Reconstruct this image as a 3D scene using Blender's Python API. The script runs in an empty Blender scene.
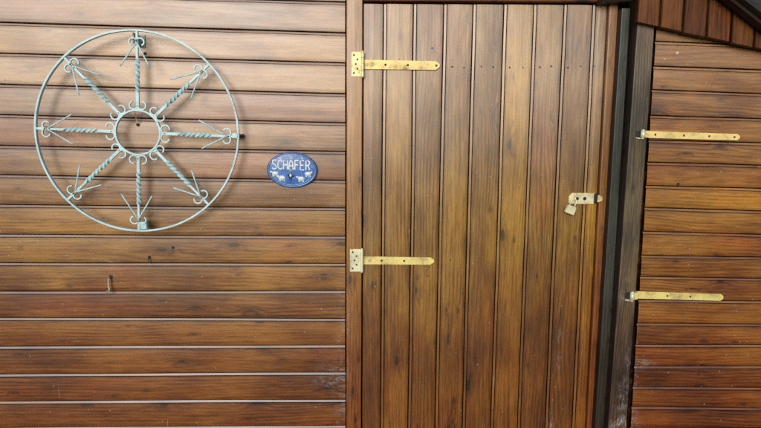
import bpy, bmesh, math, random
from mathutils import Vector, Matrix, Euler
random.seed(7)
scene = bpy.context.scene
COL = scene.collection
R = math.radians

# ------------------------------------------------------------------ render / colour
scene.render.engine = 'CYCLES'
scene.view_settings.view_transform = 'Standard'
scene.view_settings.look = 'None'
scene.view_settings.exposure = 0
scene.view_settings.gamma = 1
scene.cycles.use_denoising = False; scene.cycles.max_bounces = 3; scene.cycles.diffuse_bounces = 2; scene.cycles.glossy_bounces = 2

# ------------------------------------------------------------------ node helper
class NT:
    def __init__(self, name):
        self.m = bpy.data.materials.new(name)
        self.m.use_nodes = True
        self.t = self.m.node_tree
        self.t.nodes.clear()
        self.out = self.t.nodes.new('ShaderNodeOutputMaterial')
        self.b = self.t.nodes.new('ShaderNodeBsdfPrincipled')
        self.t.links.new(self.b.outputs[0], self.out.inputs[0])
    def n(self, kind): return self.t.nodes.new('ShaderNode' + kind)
    def put(self, sock, v):
        if v is None: return
        if isinstance(v, bpy.types.NodeSocket): self.t.links.new(v, sock)
        else:
            if isinstance(v, tuple) and len(v) == 3 and sock.type == 'RGBA': v = v + (1,)
            sock.default_value = v
    def pos(self): return self.n('NewGeometry').outputs['Position']
    def uv(self):
        u = self.n('UVMap'); return u.outputs[0]
    def attr(self, name):
        a = self.n('Attribute'); a.attribute_name = name
        s = self.n('SeparateColor'); self.t.links.new(a.outputs['Color'], s.inputs[0])
        return s.outputs
    def scale(self, vec, sc, loc=(0, 0, 0)):
        m = self.n('Mapping'); self.put(m.inputs['Vector'], vec)
        m.inputs['Scale'].default_value = sc; m.inputs['Location'].default_value = loc
        return m.outputs[0]
    def noise(self, vec, scale=1, detail=3, rough=.55, dist=0):
        q = self.n('TexNoise'); self.put(q.inputs['Vector'], vec)
        q.inputs['Scale'].default_value = scale; q.inputs['Detail'].default_value = detail
        q.inputs['Roughness'].default_value = rough; q.inputs['Distortion'].default_value = dist
        return q.outputs['Fac']
    def vor(self, vec, scale=1, rand=1, dims='3D'):
        q = self.n('TexVoronoi'); q.voronoi_dimensions = dims; self.put(q.inputs['Vector'], vec)
        q.inputs['Scale'].default_value = scale; q.inputs['Randomness'].default_value = rand
        s = self.n('SeparateColor'); self.t.links.new(q.outputs['Color'], s.inputs[0])
        return q.outputs['Distance'], s.outputs
    def math(self, op, a, b=0.0, c=0.0):
        q = self.n('Math'); q.operation = op
        self.put(q.inputs[0], a); self.put(q.inputs[1], b); self.put(q.inputs[2], c)
        return q.outputs[0]
    def add(self, a, b): return self.math('ADD', a, b)
    def mul(self, a, b): return self.math('MULTIPLY', a, b)
    def sub(self, a, b): return self.math('SUBTRACT', a, b)
    def smooth(self, v, lo, hi):          # 0 at lo, 1 at hi (lo may exceed hi)
        q = self.n('MapRange'); q.interpolation_type = 'SMOOTHSTEP'
        self.put(q.inputs['Value'], v)
        if lo < hi:
            q.inputs['From Min'].default_value = lo; q.inputs['From Max'].default_value = hi
            q.inputs['To Min'].default_value = 0; q.inputs['To Max'].default_value = 1
        else:
            q.inputs['From Min'].default_value = hi; q.inputs['From Max'].default_value = lo
            q.inputs['To Min'].default_value = 1; q.inputs['To Max'].default_value = 0
        return q.outputs[0]
    def ramp(self, v, stops):
        q = self.n('ValToRGB'); self.put(q.inputs[0], v)
        e = q.color_ramp.elements
        e[0].position = stops[0][0]; e[0].color = stops[0][1] + (1,)
        e[1].position = stops[-1][0]; e[1].color = stops[-1][1] + (1,)
        for p, c in stops[1:-1]:
            k = e.new(p); k.color = c + (1,)
        return q.outputs[0]
    def mix(self, f, a, b, blend='MIX'):
        q = self.n('Mix'); q.data_type = 'RGBA'; q.blend_type = blend
        self.put(q.inputs[0], f); self.put(q.inputs[6], a); self.put(q.inputs[7], b)
        return q.outputs[2]
    def sep(self, v):
        q = self.n('SeparateXYZ'); self.put(q.inputs[0], v); return q.outputs
    def bump(self, h, strength, dist=.001):
        q = self.n('Bump'); self.put(q.inputs['Height'], h)
        q.inputs['Strength'].default_value = strength; q.inputs['Distance'].default_value = dist
        self.t.links.new(q.outputs[0], self.b.inputs['Normal'])
        return q.outputs[0]
    def set(self, **k):
        for a, v in k.items(): self.put(self.b.inputs[a.replace('_', ' ')], v)

# ------------------------------------------------------------------ wood
def wood(name, dark, mid, light, gap=(.016, .0065, .003), coat=.62, coat_rough=.36, coat_ior=1.75,
         sky_sheen=None, bloom=(), ochre=.5, rough=.5, specks=.35, tonamp=.13, grain=1.0, edge_sheen=0.0, redlow=.8, edge_sheen_low=(.31, .26, .25), contrast=1.0):
    N = NT(name)
    uv = N.uv(); pos = N.pos(); tone = N.attr('tone')
    warp = N.noise(N.scale(uv, (1.6, 9, 1)), 1, 2)
    fine = N.noise(N.scale(uv, (9, 120, 1)), 1, 4, .75, .4)
    streak = N.noise(N.scale(uv, (3.2, 48, 1)), 1, 4, .62, 1.3)
    broad = N.noise(N.scale(uv, (1.9, 12, 1)), 1, 3, .6, 1.2)
    blotch = N.noise(N.scale(uv, (3.6, 11, 1), (3, 7, 0)), 1, 4, .6, .4)
    big = N.noise(N.scale(pos, (1, 1, 1)), 2.1, 3, .6)
    # knots: rare elongated dark eyes with a halo that bends the grain
    kd, kc = N.vor(N.scale(uv, (3.2, 8.5, 1)), 1, 1, '2D')
    rare = N.smooth(kc[0], .66, .74)
    kd2 = N.add(kd, N.add(N.mul(N.sub(blotch, .5), .08), N.mul(N.sub(kc[1], .35), .06)))
    knot = N.mul(N.smooth(kd2, .075, .035), rare)
    halo = N.mul(N.smooth(kd2, .26, .05), rare)
    sd, sc = N.vor(N.scale(uv, (9, 27, 1), (4, 9, 0)), 1, 1, '2D')
    srare = N.smooth(sc[0], .84, .90)
    sd2 = N.add(sd, N.mul(N.sub(streak, .5), .35))
    knot = N.math('MAXIMUM', knot, N.mul(N.mul(N.smooth(sd2, .11, .05), srare), .75))
    halo = N.math('MAXIMUM', halo, N.mul(N.mul(N.smooth(sd2, .34, .08), srare), .7))
    suv = N.sep(uv)
    bend = N.noise(N.scale(uv, (1.15, 5.5, 1), (17, 23, 0)), 1, 2, .45, .3)
    ring = N.math('SINE', N.add(N.mul(suv[1], 520.0), N.add(N.add(N.mul(bend, 46.0), N.mul(halo, 9.0)), N.mul(streak, 3.0))))
    ring = N.math('POWER', N.add(N.mul(ring, .5), .5), 2.2)
    ringm = N.add(.25, N.mul(N.smooth(N.noise(N.scale(uv, (2.2, 9, 1), (7, 2, 0)), 1, 2), .38, .66), .75))
    v = N.add(N.mul(fine, .42 * grain), N.mul(streak, .22))
    v = N.sub(v, N.mul(N.mul(ring, ringm), .15))
    v = N.add(v, N.mul(broad, .26)); v = N.add(v, N.mul(blotch, .26))
    v = N.add(v, N.mul(N.sub(tone[0], .5), tonamp))
    v = N.add(v, N.mul(N.sub(big, .5), .55))
    v = N.sub(v, N.mul(halo, .11))
    v = N.add(N.mul(N.sub(v, .54), 1.22 * contrast), .50)
    col = N.ramp(v, [(.22, dark), (.46, mid), (.60, tuple((m + l) / 2 for m, l in zip(mid, light))), (.80, light)])
    pore = N.noise(N.scale(uv, (16, 330, 1), (9, 2, 0)), 1, 2, .6, .6)
    col = N.mix(N.mul(N.smooth(pore, .55, .66), .45), col, dark)
    # yellow-olive and reddish drift of the stain
    hue = N.add(N.noise(N.scale(uv, (1.5, 5, 1), (11, 5, 0)), 1, 3, .6, .5), N.mul(N.sub(tone[0], .5), .14))
    col = N.mix(N.mul(N.smooth(hue, .5, .72), ochre), col, N.mix(1.0, col, (1.32, 1.22, .62), 'MULTIPLY'))
    col = N.mix(N.mul(N.smooth(hue, .48, .28), .75), col, N.mix(1.0, col, (1.22, .80, .55), 'MULTIPLY'))
    gh = N.noise(N.scale(uv, (2.2, 7, 1), (31, 15, 0)), 1, 3, .6, .8)
    col = N.mix(N.mul(N.smooth(gh, .54, .76), .30), col, N.mix(1.0, col, (.74, .76, .72), 'MULTIPLY'))
    # dark ragged mineral streaks
    mn = N.noise(N.scale(uv, (2.4, 55, 1), (2, 3, 0)), 1, 3, .6, 2.2)
    mn2 = N.noise(N.scale(uv, (2.0, 6, 1), (21, 3, 0)), 1, 2, .5)
    ms = N.mul(N.smooth(mn, .56, .70), N.smooth(mn2, .46, .66))
    col = N.mix(N.mul(ms, .34), col, dark)
    col = N.mix(N.mul(knot, .80), col, tuple(c * .42 for c in dark))
    low = N.smooth(N.add(N.sep(pos)[2], N.mul(N.sub(big, .5), .7)), 1.30, .60)
    col = N.mix(N.mul(low, redlow), col, N.mix(1.0, col, (.70, .40, .27), 'MULTIPLY'))
    # sky sheen painted into the colour, paler and greyer higher up
    if sky_sheen:
        z0, z1, fc, amt = sky_sheen
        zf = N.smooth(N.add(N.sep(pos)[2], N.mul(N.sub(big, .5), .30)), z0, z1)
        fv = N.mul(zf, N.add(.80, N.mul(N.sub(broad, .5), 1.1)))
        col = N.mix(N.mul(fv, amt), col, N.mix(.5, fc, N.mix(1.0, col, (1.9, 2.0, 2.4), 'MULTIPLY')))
    # lime bloom / dried splash at given places
    sp = N.add(N.mul(N.noise(N.scale(uv, (40, 190, 1)), 1, 4, .7, 1.5), .6), N.mul(N.noise(N.scale(pos, (26, 26, 26)), 1, 3, .6), .4))
    for bx, bz, rx, rz, amt in bloom:
        q = N.sep(pos)
        dx = N.math('DIVIDE', N.sub(q[0], bx), rx); dz = N.math('DIVIDE', N.sub(q[2], bz), rz)
        d = N.math('SQRT', N.add(N.mul(dx, dx), N.mul(dz, dz)))
        m = N.mul(N.smooth(d, 1.0, .0), N.smooth(sp, .47, .66))
        col = N.mix(N.mul(m, amt * .6), col, (.60, .59, .57))
    # tiny pale flecks and run marks
    fd, fc2 = N.vor(N.scale(pos, (34, 34, 26)), 1)
    fl = N.mul(N.smooth(fd, .085, .05), N.smooth(fc2[1], .90, .92))
    run = N.noise(N.scale(pos, (75, 3, 7)), 1, 2, .5)
    runm = N.mul(N.smooth(run, .735, .77), .7)
    col = N.mix(N.mul(N.math('MAXIMUM', fl, runm), specks), col, (.60, .55, .47))
    pd, pc = N.vor(N.scale(pos, (23, 23, 23), (5, 1, 2)), 1)
    pin = N.mul(N.smooth(pd, .075, .045), N.smooth(pc[2], .86, .88))
    col = N.mix(N.mul(pin, .8), col, (.015, .008, .004))
    wn = N.add(.10, N.mul(N.noise(N.scale(pos, (5, 5, 14)), 1, 4, .75), 1.1))
    if edge_sheen: col = N.mix(N.mul(N.mul(tone[1], edge_sheen), N.math('MINIMUM', wn, 1.0)), col, N.mix(N.smooth(N.sep(pos)[2], 1.25, 1.75), edge_sheen_low, (.42, .29, .245)))  # sky reflection on the joint chamfers, painted as a pale strip
    dn = N.add(.35, N.mul(N.noise(N.scale(pos, (14, 14, 14)), 1, 4, .75), 1.3))
    g = N.math('MINIMUM', N.mul(tone[2], dn), 1.0)
    col = N.mix(g, col, gap)
    N.set(Base_Color=col)
    rr = N.add(rough, N.mul(N.sub(streak, .5), .25))
    N.set(Roughness=rr)
    N.set(Coat_Weight=N.mul(N.sub(1.0, g), N.mul(coat, N.add(.55, N.mul(blotch, .9)))))
    N.set(Coat_Roughness=N.add(coat_rough, N.mul(N.sub(fine, .5), .2)), Coat_IOR=coat_ior)
    N.set(Specular_IOR_Level=N.mul(N.sub(1.0, g), .22))
    h = N.add(N.mul(fine, .5), N.mul(streak, .7))
    h = N.sub(h, N.mul(knot, .4))
    N.bump(h, .35, .0012)
    return N.m

def metal(name, base, dirt, dirt_lo=.5, dirt_hi=.68, rough=.38, metallic=.6, scale=60, bump=.25, dirt_amt=.8):
    N = NT(name); pos = N.pos()
    a = N.noise(pos, scale, 5, .65); b = N.noise(pos, scale * .22, 3, .6)
    m = N.smooth(N.add(N.mul(a, .5), N.mul(b, .5)), dirt_lo, dirt_hi)
    col = N.mix(N.mul(m, dirt_amt), N.mix(N.smooth(b, .35, .7), base, tuple(min(1, c * .78) for c in base)), dirt)
    N.set(Base_Color=col, Roughness=N.add(rough, N.mul(m, .3)), Metallic=N.mul(N.sub(1.0, N.mul(m, .8)), metallic))
    N.bump(a, bump, .0006)
    return N.m

WARM_D, WARM_M, WARM_L = (.060, .0185, .0030), (.200, .077, .0085), (.42, .200, .026)
M = {}
M['wall'] = wood('stained_cladding', WARM_D, WARM_M, WARM_L, sky_sheen=(1.22, 1.78, (.60, .52, .46), .92), edge_sheen=.9,
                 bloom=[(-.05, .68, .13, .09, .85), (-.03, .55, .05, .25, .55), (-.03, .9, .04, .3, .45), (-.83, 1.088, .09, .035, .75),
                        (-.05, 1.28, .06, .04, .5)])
M['jamb'] = wood('stained_jamb', WARM_D, (.225, .086, .0095), (.45, .208, .030), sky_sheen=(1.30, 1.90, (.58, .48, .40), .80),
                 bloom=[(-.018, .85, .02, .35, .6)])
M['jamb_orange'] = wood('orange_jamb', (.05, .016, .0035), (.19, .072, .012), (.36, .155, .034), sky_sheen=(1.3, 1.9, (.52, .35, .26), .7), tonamp=.1, coat=.3)
M['door'] = wood('stained_door', (.062, .0225, .0030), (.205, .090, .0082), (.44, .232, .024), gap=(.022, .009, .004), sky_sheen=(1.25, 1.86, (.64, .55, .485), .95), ochre=.9, edge_sheen=.38, edge_sheen_low=(.21, .085, .020),
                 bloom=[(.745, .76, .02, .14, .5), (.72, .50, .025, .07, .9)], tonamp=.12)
M['gate'] = wood('stained_gate', (.064, .0175, .0030), (.215, .076, .0090), (.44, .198, .027), sky_sheen=(1.35, 1.98, (.54, .42, .345), .60), ochre=.9, edge_sheen=.2, edge_sheen_low=(.25, .17, .15),
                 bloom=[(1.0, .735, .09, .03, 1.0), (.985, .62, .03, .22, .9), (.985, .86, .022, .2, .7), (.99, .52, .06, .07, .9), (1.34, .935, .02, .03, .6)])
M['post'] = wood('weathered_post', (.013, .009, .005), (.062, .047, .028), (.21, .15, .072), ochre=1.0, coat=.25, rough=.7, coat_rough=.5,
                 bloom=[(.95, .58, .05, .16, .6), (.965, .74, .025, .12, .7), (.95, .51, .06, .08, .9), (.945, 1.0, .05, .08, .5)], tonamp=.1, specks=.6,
                 sky_sheen=(1.4, 1.9, (.28, .25, .20), .5))
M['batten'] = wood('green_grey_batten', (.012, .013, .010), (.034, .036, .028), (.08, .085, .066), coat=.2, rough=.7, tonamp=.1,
                   sky_sheen=(1.3, 1.9, (.17, .175, .15), .45))
M['dark_wood'] = wood('dark_wood_and_side_shade', (.010, .006, .004), (.026, .016, .011), (.05, .034, .024), coat=.15, rough=.7, tonamp=.1, specks=.15)  # gap shade on post and batten sides put into the colour; verge shares it
M['gable'] = wood('red_brown_gable', (.016, .0042, .0013), (.105, .031, .0065), (.23, .085, .019), coat=.2, rough=.6, tonamp=.2, coat_ior=1.5, specks=.5)
M['slate'] = wood('dark_roof_edge', (.010, .009, .009), (.024, .021, .020), (.05, .046, .044), coat=.2, rough=.6, tonamp=.1)
M['zinc_yellow'] = metal('yellow_zinc', (.98, .74, .27), (.38, .24, .08), .48, .66, .40, .12, 70)
M['zinc_olive'] = metal('olive_zinc', (.90, .74, .24), (.34, .25, .09), .47, .66, .42, .12, 70)
M['zinc_pale'] = metal('pale_zinc', (.90, .80, .40), (.42, .30, .12), .47, .64, .42, .12, 110)
M['zinc_white'] = metal('white_zinc', (.86, .84, .56), (.38, .30, .15), .48, .66, .35, .25, 110)
M['brass'] = metal('brass', (.95, .86, .52), (.4, .32, .16), .56, .72, .35, .2, 90)
M['wheel'] = metal('pale_turquoise_paint', (.54, .78, .80), (.26, .25, .22), .56, .70, .42, 0.0, 120, .3, .7)
M['bracket'] = metal('green_grey_bracket', (.46, .58, .48), (.10, .12, .10), .5, .68, .5, .1, 90)
M['dark_iron'] = metal('dark_iron', (.030, .026, .024), (.06, .035, .02), .5, .7, .6, .3, 120)
M['rust'] = metal('brown_iron', (.10, .07, .045), (.035, .025, .02), .48, .66, .6, .2, 200)
M['hook'] = metal('dull_brass_hook', (.52, .45, .32), (.16, .12, .07), .54, .7, .42, .1, 200)
def paint(name, c1, c2, scale=90, rough=.32):
    N = NT(name); pos = N.pos()
    a = N.noise(pos, scale, 4, .6)
    N.set(Base_Color=N.mix(N.smooth(a, .35, .68), c1, c2), Roughness=rough + .1, Coat_Weight=.35, Coat_Roughness=.12)
    N.bump(a, .15, .0008)
    return N.m
M['blue'] = paint('glazed_blue', (.006, .075, .34), (.022, .205, .58), 70)
M['blue_rim'] = paint('deep_blue_rim', (.022, .075, .24), (.05, .15, .40), 120)
M['sky_line'] = paint('pale_blue_glaze', (.24, .50, .66), (.42, .66, .74), 150)
M['white'] = paint('white_glaze', (.78, .80, .78), (.68, .74, .76), 160)
M['black'] = paint('black_glaze', (.018, .02, .03), (.04, .04, .05), 160)
M['tan'] = paint('tan_glaze', (.42, .30, .18), (.30, .20, .12), 200)

# ------------------------------------------------------------------ mesh helpers
def link(name, bm, mat, parent=None, smooth=False):
    me = bpy.data.meshes.new(name)
    bm.normal_update()
    bm.to_mesh(me); bm.free()
    for m in (mat if isinstance(mat, (list, tuple)) else [mat]): me.materials.append(m)
    if smooth:
        for p in me.polygons: p.use_smooth = True
    o = bpy.data.objects.new(name, me); COL.objects.link(o)
    if parent is not None: o.parent = parent; o.matrix_parent_inverse = parent.matrix_world.inverted()
    return o
def empty(name, loc, label, cat, kind='thing', group=None):
    o = bpy.data.objects.new(name, None); COL.objects.link(o)
    o.location = loc; o.empty_display_size = .05
    o.matrix_world = Matrix.Translation(loc)
    tag(o, label, cat, kind, group)
    return o
def tag(o, label, cat, kind='thing', group=None):
    o['label'] = label; o['category'] = cat; o['kind'] = kind
    if group: o['group'] = group

class Wood:
    """bmesh with a UV along the grain (metres) and a per-board tone."""
    def __init__(s):
        s.bm = bmesh.new(); s.uv = s.bm.loops.layers.uv.new('UVMap'); s.tn = s.bm.loops.layers.float_color.new('tone')
    def face(s, vs, uvs, tone, mi=0):
        try: f = s.bm.faces.new(vs)
        except ValueError: return
        f.material_index = mi
        for l, u, t in zip(f.loops, uvs, tone):
            l[s.uv].uv = u; l[s.tn] = t
    def sweep(s, rings, us, vs, gaps, tone=None, mis=None, closed=False, caps=True):
        """rings: list of lists of 3-D points; us: grain coord per ring; vs: cross coord per point; gaps: per strip."""
        r1, r2 = (tone if tone else (random.random(), random.random()))
        ou, ov = random.uniform(0, 40), random.uniform(0, 40)
        V = [[s.bm.verts.new(p) for p in ring] for ring in rings]
        n = len(rings[0])
        for i in range(len(V) - 1):
            for j in range(n if closed else n - 1):
                k = (j + 1) % n
                g = gaps[j] if gaps else 0
                g0, g1 = g if isinstance(g, tuple) else (g, g)
                fa = i / (len(V) - 1); fb = (i + 1) / (len(V) - 1)
                s.face([V[i][j], V[i + 1][j], V[i + 1][k], V[i][k]],
                       [(us[i] + ou, vs[j] + ov), (us[i + 1] + ou, vs[j] + ov), (us[i + 1] + ou, vs[j] + .0001 + ov if False else vs[k if k else j] + ov), (us[i] + ou, vs[k if k else j] + ov)],
                       [(r1, max(0, -q), max(0, q), 1) for q in (g0, g0, g1, g1)],
                       mis[j] if mis else 0)
        if caps:
            for ring, rev in ((V[0], False), (V[-1], True)):
                vv = ring[::-1] if rev else ring
                s.face(vv, [(ou + .01 * k, ov) for k in range(n)], [(r1, 0, .35, 1)] * n)
        return V

PROF = [  # (cross coordinate from the tongue side, height towards the viewer, gap flag of the strip that follows)
    (0, -.012, 1), (.0026, -.012, 1), (.0026, -.0048, -1), (.0090, -.0020, .5), (.0094, -.0038, .9), (.0104, -.0038, .6), (.0112, -.0002, 0)]
DOOR_PROF = [(0, -.010, 1), (.0030, -.010, 1), (.0030, -.0026, -1), (.0102, -.0014, .7), (.0106, -.0040, 1), (.0122, -.0040, .7), (.0130, 0, 0)]
def board_profile(W, first=PROF):
    p = list(first)
    p[-1] = (p[-1][0], p[-1][1], (.32, .0))
    p += [(.021, .0004, 0), (W * .5, .0010, 0), (W - .013, .0006, (0, .28)), (W - .0022, 0, (.4, .9)), (W, -.0024, .95), (W, -.014, 1)]
    return p
def wob(n, amp):
    a = [random.uniform(0, 6.28) for _ in range(3)]; f = [random.uniform(1.5, 3), random.uniform(3, 6), random.uniform(6, 11)]
    return lambda x: amp * (.6 * math.sin(f[0] * x + a[0]) + .3 * math.sin(f[1] * x + a[1]) + .2 * math.sin(f[2] * x + a[2]))

def horiz_boards(w, edges_left, edges_right, xl, xr, x0, x1, y0, scale=1.0):
    """edges: z of the upper edge of each board at x=xl / x=xr; boards run from x0 to x1, face at y0."""
    nseg = max(4, int((x1 - x0) / .09))
    wobs = [wob(3, .0013) for _ in edges_left]
    for b in range(len(edges_left) - 1):
        za = lambda x, q=b: edges_left[q] + (edges_right[q] - edges_left[q]) * (x - xl) / (xr - xl) + wobs[q](x)
        zb = lambda x, q=b + 1: edges_left[q] + (edges_right[q] - edges_left[q]) * (x - xl) / (xr - xl) + wobs[q](x)
        W0 = edges_left[b] - edges_left[b + 1]
        prof = board_profile(W0)
        dy = wob(3, .0007); base = random.uniform(-.0008, .0008)
        rings, us = [], []
        e1 = x1 - random.uniform(0, .0018)
        for i in range(nseg + 1):
            x = x0 + (e1 - x0) * i / nseg
            za_, zb_ = za(x), zb(x)
            k = (za_ - zb_) / W0
            rings.append([(x, y0 - (d * scale if d < 0 else d) - dy(x) - base, za_ - t * k) for t, d, g in prof]); us.append(x)
        w.sweep(rings, us, [t for t, d, g in prof], [g for t, d, g in prof][:-1], caps=False)
        # closed cut ends
        for ring in (rings[0], rings[-1]):
            pass

def quad_backing(w, x0, x1, z0, z1, y):
    w.sweep([[(x0, y, z1), (x0, y, z0)], [(x1, y, z1), (x1, y, z0)]], [x0, x1], [0, z1 - z0], [1.0], caps=False)

def upright(w, fn, zs, mis=None, gaps=None, b=.003, tone=None):
    """vertical bar; fn(z) -> (xleft, xright, yfront, yback)."""
    rings = []
    for z in zs:
        xl, xr, yf, yb = fn(z)
        rings.append([(xl, yb, z), (xl, yf + b, z), (xl + b * .3, yf + b * .3, z), (xl + b, yf, z), ((xl + xr) / 2, yf - .0006, z), (xr - b, yf, z), (xr - b * .3, yf + b * .3, z), (xr, yf + b, z), (xr, yb, z)])
    xl, xr, yf, yb = fn(zs[0])
    ac = [0]
    for p, q in zip(rings[0], rings[0][1:]): ac.append(ac[-1] + math.dist(p, q))
    return w.sweep(rings, list(zs), ac, gaps or [0] * 8, tone, mis)

def lerp(a, b, t): return a + (b - a) * t
def steps(a, b, n): return [a + (b - a) * i / n for i in range(n + 1)]

# ------------------------------------------------------------------ SETTING: ground
bm = bmesh.new()
bmesh.ops.create_grid(bm, x_segments=2, y_segments=2, size=400)
N = NT('ground_soil_and_grass'); p = N.pos()
a = N.noise(p, 1.3, 5, .6); b = N.noise(p, 22, 4, .7)
col = N.ramp(N.add(N.mul(a, .6), N.mul(b, .4)), [(.3, (.022, .028, .010)), (.5, (.045, .055, .020)), (.7, (.085, .072, .040))])
N.set(Base_Color=col, Roughness=.95); N.bump(b, .6, .02)
o = link('ground', bm, N.m); o['kind'] = 'structure'

# ------------------------------------------------------------------ PLANK WALL (left)
wall = empty('plank_wall', (-.6, 0, 0), 'brown stained shed wall of horizontal boards behind the turquoise wheel and blue plaque', 'wall')
ZL = [1.8737, 1.7777, 1.6805, 1.5836, 1.4855, 1.3888, 1.2905, 1.1904, 1.0958, .9983, .9049, .8044, .7070, .6091, .5129]
XL = [-1.1162, -1.1231, -1.1301, -1.137, -1.1441, -1.151, -1.1581, -1.1653, -1.1721, -1.1791, -1.1858, -1.193, -1.2, -1.2071, -1.214]
ZR = [1.8602, 1.7641, 1.6643, 1.5684, 1.4720, 1.3754, 1.2817, 1.1841, 1.0882, .9910, .8927, .7962, .6955, .5954, .4986]
X0, X1 = -1.15, -.022
el = [ZR[i] + (ZL[i] - ZR[i]) * (X0 - X1) / (XL[i] - X1) for i in range(15)]
er = list(ZR)
for k in range(5): el.insert(0, el[0] + .0965); er.insert(0, er[0] + .0965)
for k in range(5): el.append(el[-1] - .0955); er.append(er[-1] - .0955)
w = Wood()
horiz_boards(w, el, er, X0, X1, -3.0, -.0205, 0)
horiz_boards(w, [2.345 - .0967 * k for k in range(4)], [2.352 - .0967 * k for k in range(4)], .037, 1.0, .037, 1.9, 0)
quad_backing(w, -3.0, 1.9, .02, 2.34, .022)
link('cladding', w.bm, M['wall'], wall)
w = Wood()
jw = wob(3, .0006)
upright(w, lambda z: (-.0168 + jw(z), .0352 + jw(z + 3), -.0115, .02), steps(0.01, 2.34, 24), b=.0025, tone=(.72, .5))
link('door_jamb', w.bm, M['jamb'], wall)
w = Wood()
upright(w, lambda z: (.8568, .8862, -.0105 if z > 0 else 0, .02), steps(0.01, 1.968, 22), b=.004, tone=(.5, .5))
link('door_jamb', w.bm, M['jamb_orange'], wall)
# head board above the door, a little askew
w = Wood()
zt = lambda x: 1.9565 + (x - .04) * .0145
pr = [(.018, 0), (-.012, 0), (-.016, .003), (-.016, .10), (-.012, .104), (.018, .104)]
w.sweep([[(x, y, zt(x) + dz) for y, dz in pr] for x in steps(.037, .905, 10)], steps(.037, .905, 10), [0, .03, .034, .13, .135, .165], [.7, .5, 0, 0, 0])
link('head_board', w.bm, M['gable'], wall)
w = Wood()
pr = [(.018, 0), (-.055, .0), (-.06, .004), (-.06, .12), (.018, .12)]
w.sweep([[(x, y, 1.9615 + dz + (x - .8) * .02) for y, dz in pr] for x in steps(.812, .905, 3)], steps(.812, .905, 3), [0, .07, .075, .19, .27], [0, 0, 0, 0])
link('rafter_end', w.bm, M['slate'], wall)

# ------------------------------------------------------------------ PLANK DOOR
door = empty('shed_door', (.45, 0, .03), 'tall brown door of vertical boards with yellow strap hinges and a hasp', 'door')
ED = [.0385, .1035, .2027, .3016, .3997, .5038, .6037, .7052, .8046, .8548]
w = Wood()
dz0, dz1 = .035, 1.953
dw = [wob(3, .0012) for _ in ED]
for b in range(len(ED) - 1):
    W0 = ED[b + 1] - ED[b]
    prof = board_profile(W0, DOOR_PROF)
    if b == 0: prof = [(0, -.013, 1), (0, -.002, .4), (.002, 0, 0)] + prof[7:]
    dy = wob(3, .0008); base = random.uniform(-.0008, .0008)
    rings = []; zs = steps(dz0, dz1 + .0145 * (ED[b] - .04), 24)
    for z in zs:
        a = ED[b] + dw[b](z); c = ED[b + 1] + dw[b + 1](z); k = (c - a) / W0
        rings.append([(a + t * k, .001 - d - dy(z) - base, z) for t, d, g in prof])
    w.sweep(rings[::-1], zs[::-1], [t for t, d, g in prof], [g for t, d, g in prof][:-1], caps=False)
link('plank_panel', w.bm, M['door'], door)

def disc(bm, c, r, h, n=12, axis='y', seg=2):
    """low domed disc facing -y."""
    cx, cy, cz = c
    rings = [(r, 0), (r, h * .6), (r * .75, h)]
    V = [[bm.verts.new((cx + rr * math.cos(2 * math.pi * k / n), cy - hh, cz + rr * math.sin(2 * math.pi * k / n))) for k in range(n)] for rr, hh in rings]
    for a, b in zip(V, V[1:]):
        for k in range(n): bm.faces.new([a[k], b[k], b[(k + 1) % n], a[(k + 1) % n]][::-1])
    bm.faces.new(V[-1])
def nail(name, x, y, z, r, mat, parent=None, h=.0012):
    bm = bmesh.new(); disc(bm, (0, 0, 0), r, h)
    o = link(name, bm, mat, None)
    o.location = (x, y, z)
    if parent: o.parent = parent; o.matrix_parent_inverse = parent.matrix_world.inverted()
    return o
for x, z in [(.2683, 1.8168), (.3329, 1.7549), (.3747, 1.7555), (.4318, 1.7563), (.4756, 1.7569), (.5296, 1.7577), (.5736, 1.7583), (.633, 1.7592),
             (.6722, 1.7598), (.7285, 1.7606), (.773, 1.7612), (.818, 1.7618), (.2678, 1.7545), (.3442, 1.0995)]:
    nail('nail', x + random.uniform(-.002, .002), -.0008, z + random.uniform(-.0035, .0035), random.uniform(.0019, .0034), M['rust'], door)

def plate(bm, pts, y0, y1, bev=.0008, mi=0):
    """flat plate with outline pts (x,z) counter-clockwise seen from -y; back at y0, front at y1 (y1<y0); small bevel."""
    n = len(pts)
    cx = sum(p[0] for p in pts) / n; cz = sum(p[1] for p in pts) / n
    def inset(p, d):
        v = Vector((cx - p[0], cz - p[1])); L = v.length
        return (p[0] + v.x / L * d, p[1] + v.y / L * d) if L > 0 else p
    A = [bm.verts.new((x, y0, z)) for x, z in pts]
    B = [bm.verts.new((x, y1 + bev, z)) for x, z in pts]
    C = [bm.verts.new((inset(p, bev)[0], y1, inset(p, bev)[1])) for p in pts]
    fs = []
    for a, b in ((A, B), (B, C)):
        for k in range(n): fs.append(bm.faces.new([a[k], a[(k + 1) % n], b[(k + 1) % n], b[k]]))
    fs.append(bm.faces.new(C)); fs.append(bm.faces.new(A[::-1]))
    for f in fs: f.material_index = mi
def cyl(bm, p0, p1, r, n=12, r1=None, mi=0):
    p0, p1 = Vector(p0), Vector(p1); d = (p1 - p0).normalized()
    u = d.orthogonal().normalized(); v = d.cross(u); r1 = r if r1 is None else r1
    A = [bm.verts.new(p0 + (u * math.cos(2 * math.pi * k / n) + v * math.sin(2 * math.pi * k / n)) * r) for k in range(n)]
    B = [bm.verts.new(p1 + (u * math.cos(2 * math.pi * k / n) + v * math.sin(2 * math.pi * k / n)) * r1) for k in range(n)]
    for k in range(n): bm.faces.new([A[k], A[(k + 1) % n], B[(k + 1) % n], B[k]]).material_index = mi
    bm.faces.new(A[::-1]); bm.faces.new(B)
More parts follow.
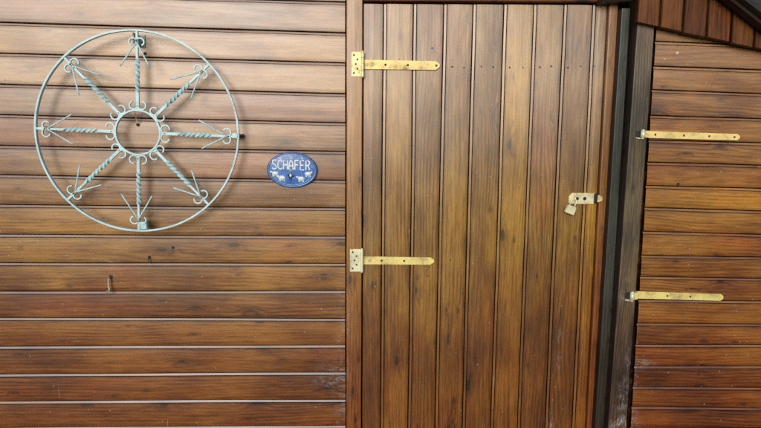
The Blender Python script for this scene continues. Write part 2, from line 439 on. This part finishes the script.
def tube(bm, pts, r, n=8, closed=False, prof=None, twist=None, up=Vector((0, 1, 0)), taper=None):
    """sweep a round or given section along pts in (roughly) a plane square to `up`."""
    pts = [Vector(p) for p in pts]; m = len(pts); rings = []
    for i, p in enumerate(pts):
        a = pts[(i - 1) % m] if (closed or i > 0) else p
        b = pts[(i + 1) % m] if (closed or i < m - 1) else p
        d = (b - a).normalized()
        s = d.cross(up)
        if s.length < 1e-5: s = d.orthogonal()
        s.normalize(); q = s.cross(d).normalized()
        k = taper(i / max(1, m - 1)) if taper else 1
        sec = prof or [(r * math.cos(2 * math.pi * j / n), r * math.sin(2 * math.pi * j / n)) for j in range(n)]
        tw = twist(i / max(1, m - 1)) if twist else 0
        c, sn = math.cos(tw), math.sin(tw)
        rings.append([bm.verts.new(p + s * ((x * c - y * sn) * k) + q * ((x * sn + y * c) * k)) for x, y in sec])
    L = len(rings[0])
    for i in range(m if closed else m - 1):
        A, B = rings[i], rings[(i + 1) % m]
        for j in range(L): bm.faces.new([A[j], A[(j + 1) % L], B[(j + 1) % L], B[j]])
    if not closed:
        bm.faces.new(rings[0][::-1]); bm.faces.new(rings[-1])
    bmesh.ops.recalc_face_normals(bm, faces=bm.faces)

def strap_outline(x0, x1, zc0, zc1, h0, h1, tip):
    f = lambda x: zc0 + (zc1 - zc0) * (x - x0) / (x1 - x0)
    xt = x1 - tip
    return [(x0, f(x0) - h0), (xt, f(xt) - h1), (x1 - tip * .15, f(x1) - h1 * .45), (x1, f(x1)), (x1 - tip * .15, f(x1) + h1 * .45), (xt, f(xt) + h1), (x0, f(x0) + h0)]

def tee_hinge(zc, x_plate, x_tip, zp, hp, dz_tip, hs, mat_strap, mat_plate, screws, label):
    y = -.0115
    bm = bmesh.new()
    plate(bm, strap_outline(.0415, x_tip, zc, zc + dz_tip, hs, hs * .95, .014), -.002, -.0062)
    st = link('strap_hinge', bm, mat_strap, door); st['label'] = label
    bm = bmesh.new()
    xr = .031
    plate(bm, [(x_plate, zp - hp), (xr, zp - hp), (xr, zp + hp), (x_plate, zp + hp)], y + .0005, y - .0026)
    link('hinge_plate', bm, mat_plate, st)
    bm = bmesh.new()
    for a, b in ((-hp, -hp * .52), (-hp * .49, hp * .49), (hp * .52, hp)):
        cyl(bm, (.0358, y - .0045, zp + a), (.0358, y - .0045, zp + b), .0052, 14)
    cyl(bm, (.0358, y - .0045, zp - hp - .003), (.0358, y - .0045, zp + hp + .003), .0028, 10)
    link('knuckle', bm, mat_plate, st)
    for k, x in enumerate(screws):
        nail('screw', x, -.0060, zc + dz_tip * (x - .04) / (x_tip - .04), .0040 if k else .0062, M['rust'] if k else M['hook'], st, .0014)
    for dx, dz in ((.25, .72), (.62, .38), (.45, 0), (.62, -.38), (.25, -.72)):
        nail('screw', x_plate + (xr - x_plate) * dx, y - .0024, zp + hp * dz, .0033, M['rust'], st, .0010)
    return st
tee_hinge(1.7580, -.0005, .2935, 1.7575, .0400, .0000, .0150, M['zinc_yellow'], M['zinc_pale'], [.068, .112, .186, .281], 'upper strap hinge, warm yellow')
tee_hinge(1.1000, -.0050, .2870, 1.1018, .0395, -.0035, .0138, M['zinc_olive'], M['zinc_white'], [.062, .104, .182], 'lower strap hinge, paler with a whitish plate')

# hasp
bm = bmesh.new()
plate(bm, [(.752, 1.300), (.757, 1.297), (.842, 1.297), (.842, 1.335), (.762, 1.335), (.752, 1.322)][:], -.001, -.0052)
hasp = link('hasp', bm, M['zinc_pale'], door)
bm = bmesh.new()
plate(bm, [(.764, 1.306), (.778, 1.303), (.836, 1.304), (.838, 1.327), (.778, 1.329), (.764, 1.325)], -.005, -.0088)
link('hasp_strap', bm, M['zinc_white'], hasp)
for x in (.779, .806):
    bm = bmesh.new(); disc(bm, (x, -.0088, 1.3155), .0062, .0008, 14); link('slot', bm, M['dark_iron'], hasp)
bm = bmesh.new()
cyl(bm, (.844, -.0075, 1.299), (.844, -.0075, 1.333), .0045, 12)
link('knuckle', bm, M['dark_iron'], hasp)
bm = bmesh.new()
plate(bm, [(.850, 1.303), (.866, 1.309), (.868, 1.316), (.866, 1.323), (.850, 1.330)], -.0090, -.0135)
link('hasp_plate', bm, M['zinc_pale'], hasp)
bm = bmesh.new()
tube(bm, [(.770, -.004, 1.309), (.770, -.014, 1.309), (.770, -.0165, 1.3125), (.770, -.0165, 1.3185), (.770, -.014, 1.322), (.770, -.004, 1.322)], .0026, 8, up=Vector((1, 0, 0)))
link('staple', bm, M['zinc_white'], hasp, True)

# padlock hanging askew from the staple
pad = empty('padlock', (.764, -.016, 1.310), 'small brass padlock hanging tilted from the hasp on the tall door', 'padlock')
T = Matrix.Translation((.766, -.0165, 1.309)) @ Matrix.Rotation(R(20), 4, 'Y') @ Matrix.Scale(1.15, 4)
bm = bmesh.new()
plate(bm, [(-.0125, -.042), (.0125, -.042), (.0145, -.039), (.0145, -.020), (.0120, -.0165), (-.0120, -.0165), (-.0145, -.020), (-.0145, -.039)], .0065, -.0065, .0022)
bmesh.ops.transform(bm, matrix=T, verts=bm.verts); link('padlock_body', bm, M['brass'], pad)
bm = bmesh.new()
arc = [(-.008, 0, -.020), (-.008, 0, -.004)] + [(.008 * -math.cos(t), 0, -.004 + .009 * math.sin(t)) for t in steps(.25, math.pi - .25, 8)] + [(.008, 0, -.004), (.008, 0, -.020)]
tube(bm, arc, .0024, 8)
bmesh.ops.transform(bm, matrix=T, verts=bm.verts); link('shackle', bm, M['zinc_white'], pad, True)

# ------------------------------------------------------------------ IRON WHEEL
WC = Vector((-.681, -.055, 1.5285)); ROT = R(-1.9); RW = .3165; RI = .0700
wheel = empty('iron_wheel', tuple(WC), 'large pale turquoise wrought iron wheel with twisted spokes hung on the wall', 'wall decoration')
def ring_pts(r, n): return [WC + Vector((r * math.cos(2 * math.pi * k / n), 0, r * math.sin(2 * math.pi * k / n))) for k in range(n)]
def rect(a, b): return [(-a, -b), (a, -b), (a, b), (-a, b)]
bm = bmesh.new(); tube(bm, ring_pts(RW, 160), 0, closed=True, prof=rect(.0028, .0062)); link('outer_rim', bm, M['wheel'], wheel)
bm = bmesh.new(); tube(bm, ring_pts(RI, 80), 0, closed=True, prof=rect(.0026, .0058)); link('hub_ring', bm, M['wheel'], wheel)
def polar(a, r, t, y=0.0):
    """point at distance r along the spoke of angle a and t to its side."""
    d = Vector((math.cos(a), 0, math.sin(a))); s = Vector((-math.sin(a), 0, math.cos(a)))
    return WC + d * r + s * t + Vector((0, y, 0))
rng = random.Random(3)
for k in range(8):
    a = math.pi / 2 + ROT + k * math.pi / 4
    bm = bmesh.new()
    r0, r1 = RI + .001, RW - .002
    n = 70
    def tw(t):
        t0, t1 = .22, .66
        return R(45) * 0 + (max(0, min(1, (t - t0) / (t1 - t0)))) * math.pi * 3.5
    def tp(t):
        return 1.0 + .28 * (1 if .23 < t < .65 else 0)
    tube(bm, [polar(a, lerp(r0, r1, i / n), 0) for i in range(n + 1)], 0, prof=rect(.0046, .0034), twist=tw, taper=tp)
    sp = link('spoke', bm, M['wheel'], wheel)
    rj = RW - .0435
    for s in (-1, 1):
        # outer scroll: leaves the junction towards the rim and curls back
        c0 = .0124 * rng.uniform(.94, 1.08); e = rng.uniform(-.25, .25)
        pts = [polar(a, rj + .001 + c0 * (.62 + math.cos(t)) * .95, s * (c0 * .92 + c0 * math.sin(t)), -.005) for t in steps(-math.pi * .62, math.pi * (.86) + e, 22)]
        bm = bmesh.new(); tube(bm, pts, 0, prof=rect(.0020, .0034)); link('scroll', bm, M['wheel'], sp)
        # inner scroll, springing from the hub ring
        c1 = .0126 * rng.uniform(.94, 1.06); e = rng.uniform(-.2, .2)
        pts = [polar(a, RI + .0035 + c1 * (.95 - math.cos(t)), s * (c1 * 1.05 - c1 * math.sin(-t) * -1 * -1 if False else c1 * 1.05 + c1 * math.sin(t)), -.001) for t in steps(-math.pi * .5, math.pi * (.98) + e, 22)]
        bm = bmesh.new(); tube(bm, pts, 0, prof=rect(.0020, .0034)); link('scroll', bm, M['wheel'], sp)
        # straight prong pointing to the hub
        th = R(28.5 + rng.uniform(-3, 3)); L = .088 * rng.uniform(.94, 1.06)
        pts = [polar(a, rj + .004 - L * q * math.cos(th), s * (L * q * math.sin(th)) + s * .002, -.006 - .010 * q) for q in steps(0, 1, 5)]
        bm = bmesh.new(); tube(bm, pts, .0025, 8); link('prong', bm, M['wheel'], sp, True)
    bm = bmesh.new()
    c = polar(a, rj + .003, 0)
    bmesh.ops.create_uvsphere(bm, u_segments=10, v_segments=6, radius=.0052, matrix=Matrix.Translation(c + Vector((0, -.004, 0))))
    link('weld', bm, M['wheel'], sp, True)
# standoff tabs to the wall
def block(bm, x0, x1, y0, y1, z0, z1, bev=.0008):
    plate(bm, [(x0, z0), (x1, z0), (x1, z1), (x0, z1)], y1, y0, bev)
bm = bmesh.new(); x, z = WC.x - .004, WC.z + RW - .024
block(bm, x - .001, x + .0195, -.0048, -.0012, z - .020, z + .020); block(bm, x - .001, x + .003, -.053, -.0048, z - .016, z + .018)
tb = link('wall_bracket', bm, M['bracket'], wheel); nail('screw', x + .0125, -.0047, z - .004, .0045, M['dark_iron'], tb)
bm = bmesh.new(); x, z = WC.x + RW, WC.z - .0075
block(bm, x - .018, x - .002, -.064, -.048, z - .008, z + .008); block(bm, x - .010, x - .004, -.049, -.001, z - .007, z + .007)
tb = link('wall_bracket', bm, M['wheel'], wheel)
bm = bmesh.new(); disc(bm, (x + .004, -.0006, z), .0065, .012); link('wall_plug', bm, M['dark_iron'], tb)
bm = bmesh.new(); x, z = WC.x - .005, WC.z - RW + .017
block(bm, x, x + .020, -.060, -.050, z - .012, z + .012); block(bm, x + .001, x + .007, -.051, -.001, z - .012, z + .010)
link('wall_bracket', bm, M['wheel'], wheel)
bm = bmesh.new(); x, z = WC.x - RW, WC.z + .0135
block(bm, x + .003, x + .022, -.052, -.001, z - .003, z + .003)
link('wall_bracket', bm, M['bracket'], wheel)

# ------------------------------------------------------------------ NAME PLAQUE
PC = Vector((-.198, 0, 1.4095)); PA, PB = .0842, .0594
tilt = R(-1.5)
plq = empty('name_plaque', (PC.x, -.004, PC.z), 'oval blue ceramic name plaque with white lettering, sheep and a shepherd', 'sign')
def PP(x, z, y): # plaque-local (unit = half width) to world
    X, Z = x * PA, z * PA
    c, s = math.cos(tilt), math.sin(tilt)
    return Vector((PC.x + X * c - Z * s, y, PC.z + X * s + Z * c))
yf = -.0125
bm = bmesh.new()
n = 72; q = PB / PA
secs = [(1.0, -.0005), (1.0, -.009), (.985, -.0118), (.955, -.0132), (.925, -.0128), (.90, yf)]
V = [[bm.verts.new(PP(k * math.cos(2 * math.pi * i / n), k * q * math.sin(2 * math.pi * i / n), y)) for i in range(n)] for k, y in secs]
for a, b in zip(V, V[1:]):
    for i in range(n): bm.faces.new([a[i], a[(i + 1) % n], b[(i + 1) % n], b[i]])
link('rim', bm, M['blue_rim'], plq, True)
bm = bmesh.new()
secs = [(.90, yf), (.6, yf - .0012), (.3, yf - .0018)]
V = [[bm.verts.new(PP(k * math.cos(2 * math.pi * i / n), k * q * math.sin(2 * math.pi * i / n), y)) for i in range(n)] for k, y in secs]
for a, b in zip(V, V[1:]):
    for i in range(n): bm.faces.new([a[i], a[(i + 1) % n], b[(i + 1) % n], b[i]])
bm.faces.new(V[-1])
link('oval_plate', bm, M['blue'], plq, True)
yl = yf - .0022
G = {  # strokes in a 1 x 1.25 cell
 'S': [[(.95, 1.05), (.75, 1.22), (.45, 1.25), (.12, 1.1), (.1, .85), (.35, .68), (.7, .58), (.93, .4), (.88, .14), (.6, 0), (.25, .02), (.03, .2)]],
 'C': [[(.95, 1.05), (.7, 1.24), (.4, 1.22), (.14, 1.0), (.06, .62), (.14, .25), (.4, .02), (.7, 0), (.95, .2)], [(.5, 1.42), (.62, 1.62)]],
 'H': [[(.08, 0), (.08, 1.25)], [(.92, 0), (.92, 1.25)], [(.08, .62), (.92, .62)]],
 'Ä': [[(.04, 0), (.14, .8), (.3, 1.15), (.5, 1.25), (.7, 1.15), (.86, .8), (.96, 0)], [(.12, .5), (.88, .5)], [(.28, 1.5), (.28, 1.60)], [(.72, 1.5), (.72, 1.60)]],
 'F': [[(.12, 0), (.12, 1.25)], [(.12, 1.25), (.92, 1.25)], [(.12, .66), (.78, .66)]],
 'E': [[(.92, 1.25), (.12, 1.25), (.12, 0), (.92, 0)], [(.12, .64), (.78, .64)], [(.42, 1.45), (.56, 1.64)]],
 'R': [[(.12, 0), (.12, 1.25), (.6, 1.25), (.9, 1.1), (.92, .82), (.65, .62), (.12, .6)], [(.55, .6), (.95, 0)]],
}
bm = bmesh.new()
cw = .218; x0 = -.785
for i, ch in enumerate('SCHÄFER'):
    for st in G[ch]:
        tube(bm, [PP(x0 + i * cw + px * cw * .82, .015 + pz * .290, yl) for px, pz in st], 0, prof=[(.0025 * math.cos(t), .0013 * math.sin(t)) for t in steps(0, 2 * math.pi * 7 / 8, 7)])
link('lettering', bm, M['white'], plq)
def blob(bm, cx, cz, rx, rz, y, h=.0022, n=14, wob_=.12, seed=0):
    r_ = random.Random(seed); k = [1 + r_.uniform(-wob_, wob_) for _ in range(n)]
    rows = [(1, 0), (.85, .6), (.5, .95)]
    V = [[bm.verts.new(PP(cx + rx * s * k[i] * math.cos(2 * math.pi * i / n), cz + rz * s * k[i] * math.sin(2 * math.pi * i / n), y - h * e)) for i in range(n)] for s, e in rows]
    for a, b in zip(V, V[1:]):
        for i in range(n): bm.faces.new([a[i], a[(i + 1) % n], b[(i + 1) % n], b[i]])
    bm.faces.new(V[-1])
def sheep(cx, cz, s, d, seed):
    y = yf - .0008
    bm = bmesh.new()
    blob(bm, cx, cz, .115 * s, .075 * s, y, .003, 16, .14, seed)
    blob(bm, cx + d * .12 * s, cz + .045 * s, .05 * s, .042 * s, y - .001, .003, 12, .1, seed + 1)
    for lx in (-.07, -.03, .04, .08):
        blob(bm, cx + lx * s, cz - .085 * s, .016 * s, .042 * s, y, .0018, 8, .05, seed + 2)
    sh = link('sheep', bm, M['white'], plq, True)
    bm = bmesh.new(); blob(bm, cx + d * .165 * s, cz + .035 * s, .016 * s, .020 * s, y - .0012, .0030, 8, .05, seed + 4); link('muzzle', bm, M['tan'], sh, True)
sheep(-.67, -.155, 1.2, -1, 1); sheep(-.40, -.32, 1.2, -1, 5); sheep(.36, -.33, 1.2, -1, 9); sheep(.62, -.13, 1.15, 1, 13)
bm = bmesh.new(); y = yf - .001
blob(bm, -.06, -.235, .085, .13, y, .003, 14, .05, 21); blob(bm, -.15, -.2, .045, .05, y, .0022, 10, .1, 22); blob(bm, .045, -.22, .055, .06, y, .0022, 10, .1, 23)
blob(bm, -.085, -.375, .028, .06, y, .002, 8, .04, 25); blob(bm, -.02, -.375, .028, .06, y, .002, 8, .04, 26)
fig = link('shepherd_figure', bm, M['black'], plq, True)
bm = bmesh.new(); blob(bm, -.045, -.055, .04, .045, y - .001, .003, 12, .04, 31); link('head', bm, M['tan'], fig, True)
bm = bmesh.new(); blob(bm, -.05, -.012, .075, .020, y - .002, .003, 12, .04, 33); blob(bm, -.05, .012, .04, .03, y - .002, .003, 12, .04, 34); link('hat', bm, M['sky_line'], fig, True)
bm = bmesh.new(); blob(bm, -.055, -.215, .045, .075, y - .0024, .002, 12, .06, 35); link('apron', bm, M['white'], fig, True)
bm = bmesh.new()
tube(bm, [PP(px, pz, yf - .001) for px, pz in [(-.50, .36), (-.40, .44), (-.32, .52), (-.22, .58), (-.14, .53), (-.02, .50)]], .0016, 6)
link('mountain_line', bm, M['sky_line'], plq)
bm = bmesh.new()
tube(bm, [PP(.80 * math.cos(t), .80 * q * math.sin(t) - .03, yf - .0004) for t in steps(R(-160), R(-20), 30)], .0008, 6)
link('glaze_line', bm, M['sky_line'], plq)

# ------------------------------------------------------------------ HOOKS AND SCREWS ON THE WALL
hk = empty('wall_hook', (-.8147, -.002, 1.047), 'small dull brass hook screwed into the wall below the wheel', 'hook')
bm = bmesh.new()
tube(bm, [(-.8140, .002, 1.0435), (-.8140, -.012, 1.0435), (-.8145, -.016, 1.040), (-.8150, -.016, 1.020), (-.8135, -.016, 1.012), (-.8120, -.018, 1.006), (-.8130, -.022, 1.0005), (-.8170, -.025, .9985), (-.8205, -.026, 1.0005)], .0031, 8, up=Vector((1, .2, 0)))
link('shank', bm, M['hook'], hk, True)
bm = bmesh.new(); disc(bm, (-.8128, -.0006, 1.0455), .0068, .0016, 14); link('washer', bm, M['dark_iron'], hk)
hk = empty('wall_hook', (-.70, -.002, 1.555), 'thin pale wire hook on a dark nail inside the ring of the wheel', 'hook')
bm = bmesh.new(); tube(bm, [(-.6935, -.060, 1.5985), (-.6940, -.052, 1.6015), (-.6945, -.040, 1.600), (-.6985, -.014, 1.562), (-.7000, -.008, 1.556)], .0014, 6, up=Vector((1, .2, 0))); link('wire', bm, M['zinc_white'], hk, True)
bm = bmesh.new(); disc(bm, (-.7002, -.0006, 1.5545), .0048, .009, 12); link('nail_head', bm, M['dark_iron'], hk)
hk = empty('wall_hook', (-.682, -.002, 1.105), 'tiny rusty hook on the board just below the bottom of the wheel', 'hook')
bm = bmesh.new(); tube(bm, [(-.682, .001, 1.113), (-.682, -.010, 1.112), (-.682, -.012, 1.106), (-.6815, -.012, 1.098), (-.681, -.016, 1.0955)], .0020, 8, up=Vector((1, .2, 0))); link('shank', bm, M['rust'], hk, True)
bm = bmesh.new(); disc(bm, (-.6825, -.0006, 1.113), .0048, .0012, 12); link('washer', bm, M['dark_iron'], hk)
for x, z, y, r, m, l in [(-.6028, 1.1455, -.0006, .0050, 'dark_iron', 'dark nail head in the board right below the wheel'),
                          (-.668, 1.783, -.0006, .0050, 'dark_iron', 'dark nail head beside the top spoke of the wheel'),
                          (1.0689, 1.8019, -.0606, .0052, 'zinc_white', 'bright screw head in the second board under the sloping gable'),
                          (1.028, 1.782, -.0606, .0038, 'hook', 'small dull screw head low in the second board under the sloping gable'),
                          (1.1038, 1.3707, -.0606, .0050, 'dark_iron', 'dark nail head in a side gate joint below the upper hinge')]:
    o = nail('screw' if 'screw' in l else 'nail', x, y, z, r, M[m], None, .002); tag(o, l, 'screw' if 'screw' in l else 'nail')

# ------------------------------------------------------------------ CORNER POST
post = empty('corner_post', (.94, -.03, 0), 'weathered grey green post standing between the tall door and the side gate', 'post')
pl = lambda z: .9036 + (z - .5103) * (.922 - .9036) / (1.8947 - .5103)
prr = lambda z: .9705 + (z - .509) * (.9812 - .9705) / (1.8769 - .509)
pw = wob(3, .0012)
w = Wood()
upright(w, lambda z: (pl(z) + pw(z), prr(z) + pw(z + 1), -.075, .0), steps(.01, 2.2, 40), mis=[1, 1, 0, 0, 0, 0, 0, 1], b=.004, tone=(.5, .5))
link('post_timber', w.bm, [M['post'], M['dark_wood']], post)
w = Wood()
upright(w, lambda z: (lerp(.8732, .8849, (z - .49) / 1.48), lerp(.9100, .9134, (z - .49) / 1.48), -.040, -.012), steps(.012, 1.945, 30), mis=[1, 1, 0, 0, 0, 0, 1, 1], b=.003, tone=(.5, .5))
link('side_batten', w.bm, [M['batten'], M['dark_wood']], post)

# ------------------------------------------------------------------ SIDE GATE
gate = empty('side_gate', (1.2, -.06, 0), 'brown gate of horizontal boards at the right with narrow strap hinges', 'gate')
GZ = [(1.8391, -1.25), (1.7608, -1.26), (1.6849, -1.5), (1.6, -1.0), (1.5174, -.8), (1.4442, -1.15), (1.3667, -1.4), (1.2904, -1.6), (1.2098, -1.47),
      (1.1276, -1.25), (1.0513, -1.22), (.9684, -.9), (.8862, -1.0), (.8081, -.7), (.7306, -.7), (.655, -1.3), (.579, -1.4)]
for k in range(3): GZ.insert(0, (GZ[0][0] + .0775, -1.25))
for k in range(6): GZ.append((GZ[-1][0] - .0765, -1.2))
gl = [z + (.99 - 1.0) * math.tan(R(t)) for z, t in GZ]; gr = [z + .45 * math.tan(R(t)) for z, t in GZ]
w = Wood()
horiz_boards(w, gl, gr, .99, 1.45, .994, 1.85, -.06, .8)
w.sweep([[(.990, -.04, 2.0), (.990, -.04, .06)], [(1.85, -.04, 2.0), (1.85, -.04, .06)]], [0, .9], [0, 2], [1.0], caps=False)
link('plank_panel', w.bm, M['gate'], gate)
def band_hinge(x0, x1, z0, z1, h, mat, screws, label):
    y = -.0625
    bm = bmesh.new()
    plate(bm, strap_outline(x0, x1, z0, z1, h, h * .92, .010), y + .001, y - .0165 + .012)
    # rolled eye at the post end, and the neck bent forward to it
    plate(bm, [(x0 - .012, z0 - h * .9), (x0 + .006, z0 - h), (x0 + .006, z0 + h), (x0 - .012, z0 + h * .9)], -.0685, -.0835)
    st = link('strap_hinge', bm, mat, gate); st['label'] = label
    bm = bmesh.new(); cyl(bm, (x0 - .014, -.0850, z0 - h * 1.05), (x0 - .014, -.0850, z0 + h * 1.05), .0075, 14)
    link('eye', bm, M['zinc_white'], st, True)
    bm = bmesh.new(); cyl(bm, (x0 - .014, -.0850, z0 - h * 1.35), (x0 - .014, -.0850, z0 + h * 1.3), .0042, 12)
    plate(bm, [(x0 - .034, z0 - h * 1.25), (x0 - .009, z0 - h * 1.5), (x0 - .009, z0 - h * 1.1), (x0 - .034, z0 - h * .9)], -.0745, -.0800)
    link('pintle', bm, M['zinc_white'], st)
    bm = bmesh.new()
    plate(bm, [(x0 - .033, z0 - h * .85), (x0 - .017, z0 - h * 1.0), (x0 - .017, z0 + h * 1.0), (x0 - .033, z0 + h * .8)], -.0742, -.0772)
    link('pintle_plate', bm, M['dark_iron'], st)
    for x in screws:
        nail('screw', x, y - .0040, z0 + (z1 - z0) * (x - x0) / (x1 - x0), .0038, M['rust'], st, .0014)
    return st
band_hinge(.972, 1.3035, 1.5362, 1.5290, .0115, M['zinc_yellow'], [1.010, 1.108, 1.196, 1.283], 'upper strap hinge, yellow with four screws')
band_hinge(.970, 1.2920, .9885, .9770, .0128, M['zinc_olive'], [1.090, 1.172], 'lower strap hinge, olive yellow')

# ------------------------------------------------------------------ GABLE BOARDS AND PORCH ROOF
gab = empty('gable_boarding', (1.3, -.10, 1.85), 'dark red brown vertical boards with a sloping lower edge above the side gate', 'gable')
w = Wood()
EG = [.9085, .9855, 1.0615, 1.1420, 1.2235]
while EG[-1] < 1.85: EG.append(EG[-1] + .0795)
for k in range(len(EG) - 1):
    a, b = EG[k] + .0008, EG[k + 1] - .0008
    zb = lambda x: 1.8891 - .1818 * (x - .9093)
    j = random.uniform(-.0015, .0015); yf = -.10 + random.uniform(-.001, .001)
    sec = [(a, -.078), (a, yf + .003), (a + .003, yf), ((a + b) / 2, yf - .0006), (b - .008, yf), (b - .005, yf + .003), (b, yf + .0045), (b, -.078)]
    top = 2.20 - .5535 * max(0, a - .905) if a > .905 else 2.2
    top = max(top, zb(a) + .02)
    fr = steps(0, 1, 8)
    w.sweep([[(x, y, lerp(zb(x) + j, top if True else 0, t)) for x, y in sec] for t in fr], [lerp(zb(a), top, t) for t in fr], [0, .02, .024, .06, .09, .094, .098, .12], [.8, .5, 0, 0, .4, .9, .8])
link('gable_boards', w.bm, M['gable'], gab)
w = Wood()   # thin pale worn lower arris kept as a narrow drip strip
roof = empty('porch_roof', (1.4, 0, 1.9), 'dark slate coloured sloping roof edge at the upper right corner', 'roof')
def rz(x): return 1.953 - .66 * (x - 1.168)
w = Wood()
sec = [(-.19, .013), (-.165, .013), (-.165, .075), (-.19, .075)]
for (ya, yb, za, zb_, nm, mt) in ((-.180, -.125, .012, .20, 'roof_slab', 'slate'), (-.152, -.120, 0.0, .0118, 'verge_strip', 'dark_wood')):
    w = Wood(); xs = steps(.93, 2.3, 8)
    w.sweep([[(x, yb, rz(x) + za), (x, ya, rz(x) + za), (x, ya, rz(x) + zb_), (x, yb, rz(x) + zb_)] for x in xs], xs, [0, .05, .12, .17], [0, 0, 0, 0], closed=True)
    link(nm, w.bm, M[mt], roof)
w = Wood(); xs = steps(.93, 2.3, 8)
w.sweep([[(x, 1.2, rz(x) + .21), (x, -.2, rz(x) + .21), (x, -.2, rz(x) + .235), (x, 1.2, rz(x) + .235)] for x in xs], xs, [0, 1.4, 1.43, 2.8], [0, 0, 0, 0], closed=True)
link('roof_cover', w.bm, M['slate'], roof)

# ------------------------------------------------------------------ LIGHT
SUN_EL, SUN_AZ = R(15), R(195)      # azimuth clockwise from +y
world = bpy.data.worlds.new('World'); scene.world = world
world.use_nodes = True
nt = world.node_tree; nt.nodes.clear()
wo = nt.nodes.new('ShaderNodeOutputWorld'); bg = nt.nodes.new('ShaderNodeBackground')
sky = nt.nodes.new('ShaderNodeTexSky'); sky.sky_type = 'NISHITA'; sky.sun_disc = False
sky.sun_elevation = SUN_EL; sky.sun_rotation = SUN_AZ
sky.air_density = 1.0; sky.dust_density = 1.0; sky.ozone_density = 2.5
nt.links.new(sky.outputs[0], bg.inputs[0]); nt.links.new(bg.outputs[0], wo.inputs[0])
bg.inputs[1].default_value = .15
sd = Vector((math.sin(SUN_AZ) * math.cos(SUN_EL), math.cos(SUN_AZ) * math.cos(SUN_EL), math.sin(SUN_EL)))
L = bpy.data.lights.new('sun', 'SUN'); L.energy = 1.6; L.angle = R(26); L.color = (1, .98, .95)
lo = bpy.data.objects.new('sun', L); COL.objects.link(lo)
lo.rotation_euler = (-sd).to_track_quat('-Z', 'Y').to_euler(); lo.location = (-1, -4, 3)

# ------------------------------------------------------------------ CAMERA
cd = bpy.data.cameras.new('camera'); cam = bpy.data.objects.new('camera', cd); COL.objects.link(cam)
cd.sensor_width = 36; cd.lens = 36 * 560 / 761; cd.clip_start = .05; cd.clip_end = 2000
c0 = (0.9986579359045016, -0.051291955870029035, 0.007173724136548758)
c1 = (-0.0009613833866718799, 0.1201295033683391, 0.9927577640907475)
c2 = (-0.051782263343196376, -0.9914323162392393, 0.11991897064081505)
cam.matrix_world = Matrix(((c0[0], c1[0], c2[0], 0), (c0[1], c1[1], c2[1], -1.9), (c0[2], c1[2], c2[2], 1.49), (0, 0, 0, 1)))
scene.camera = cam
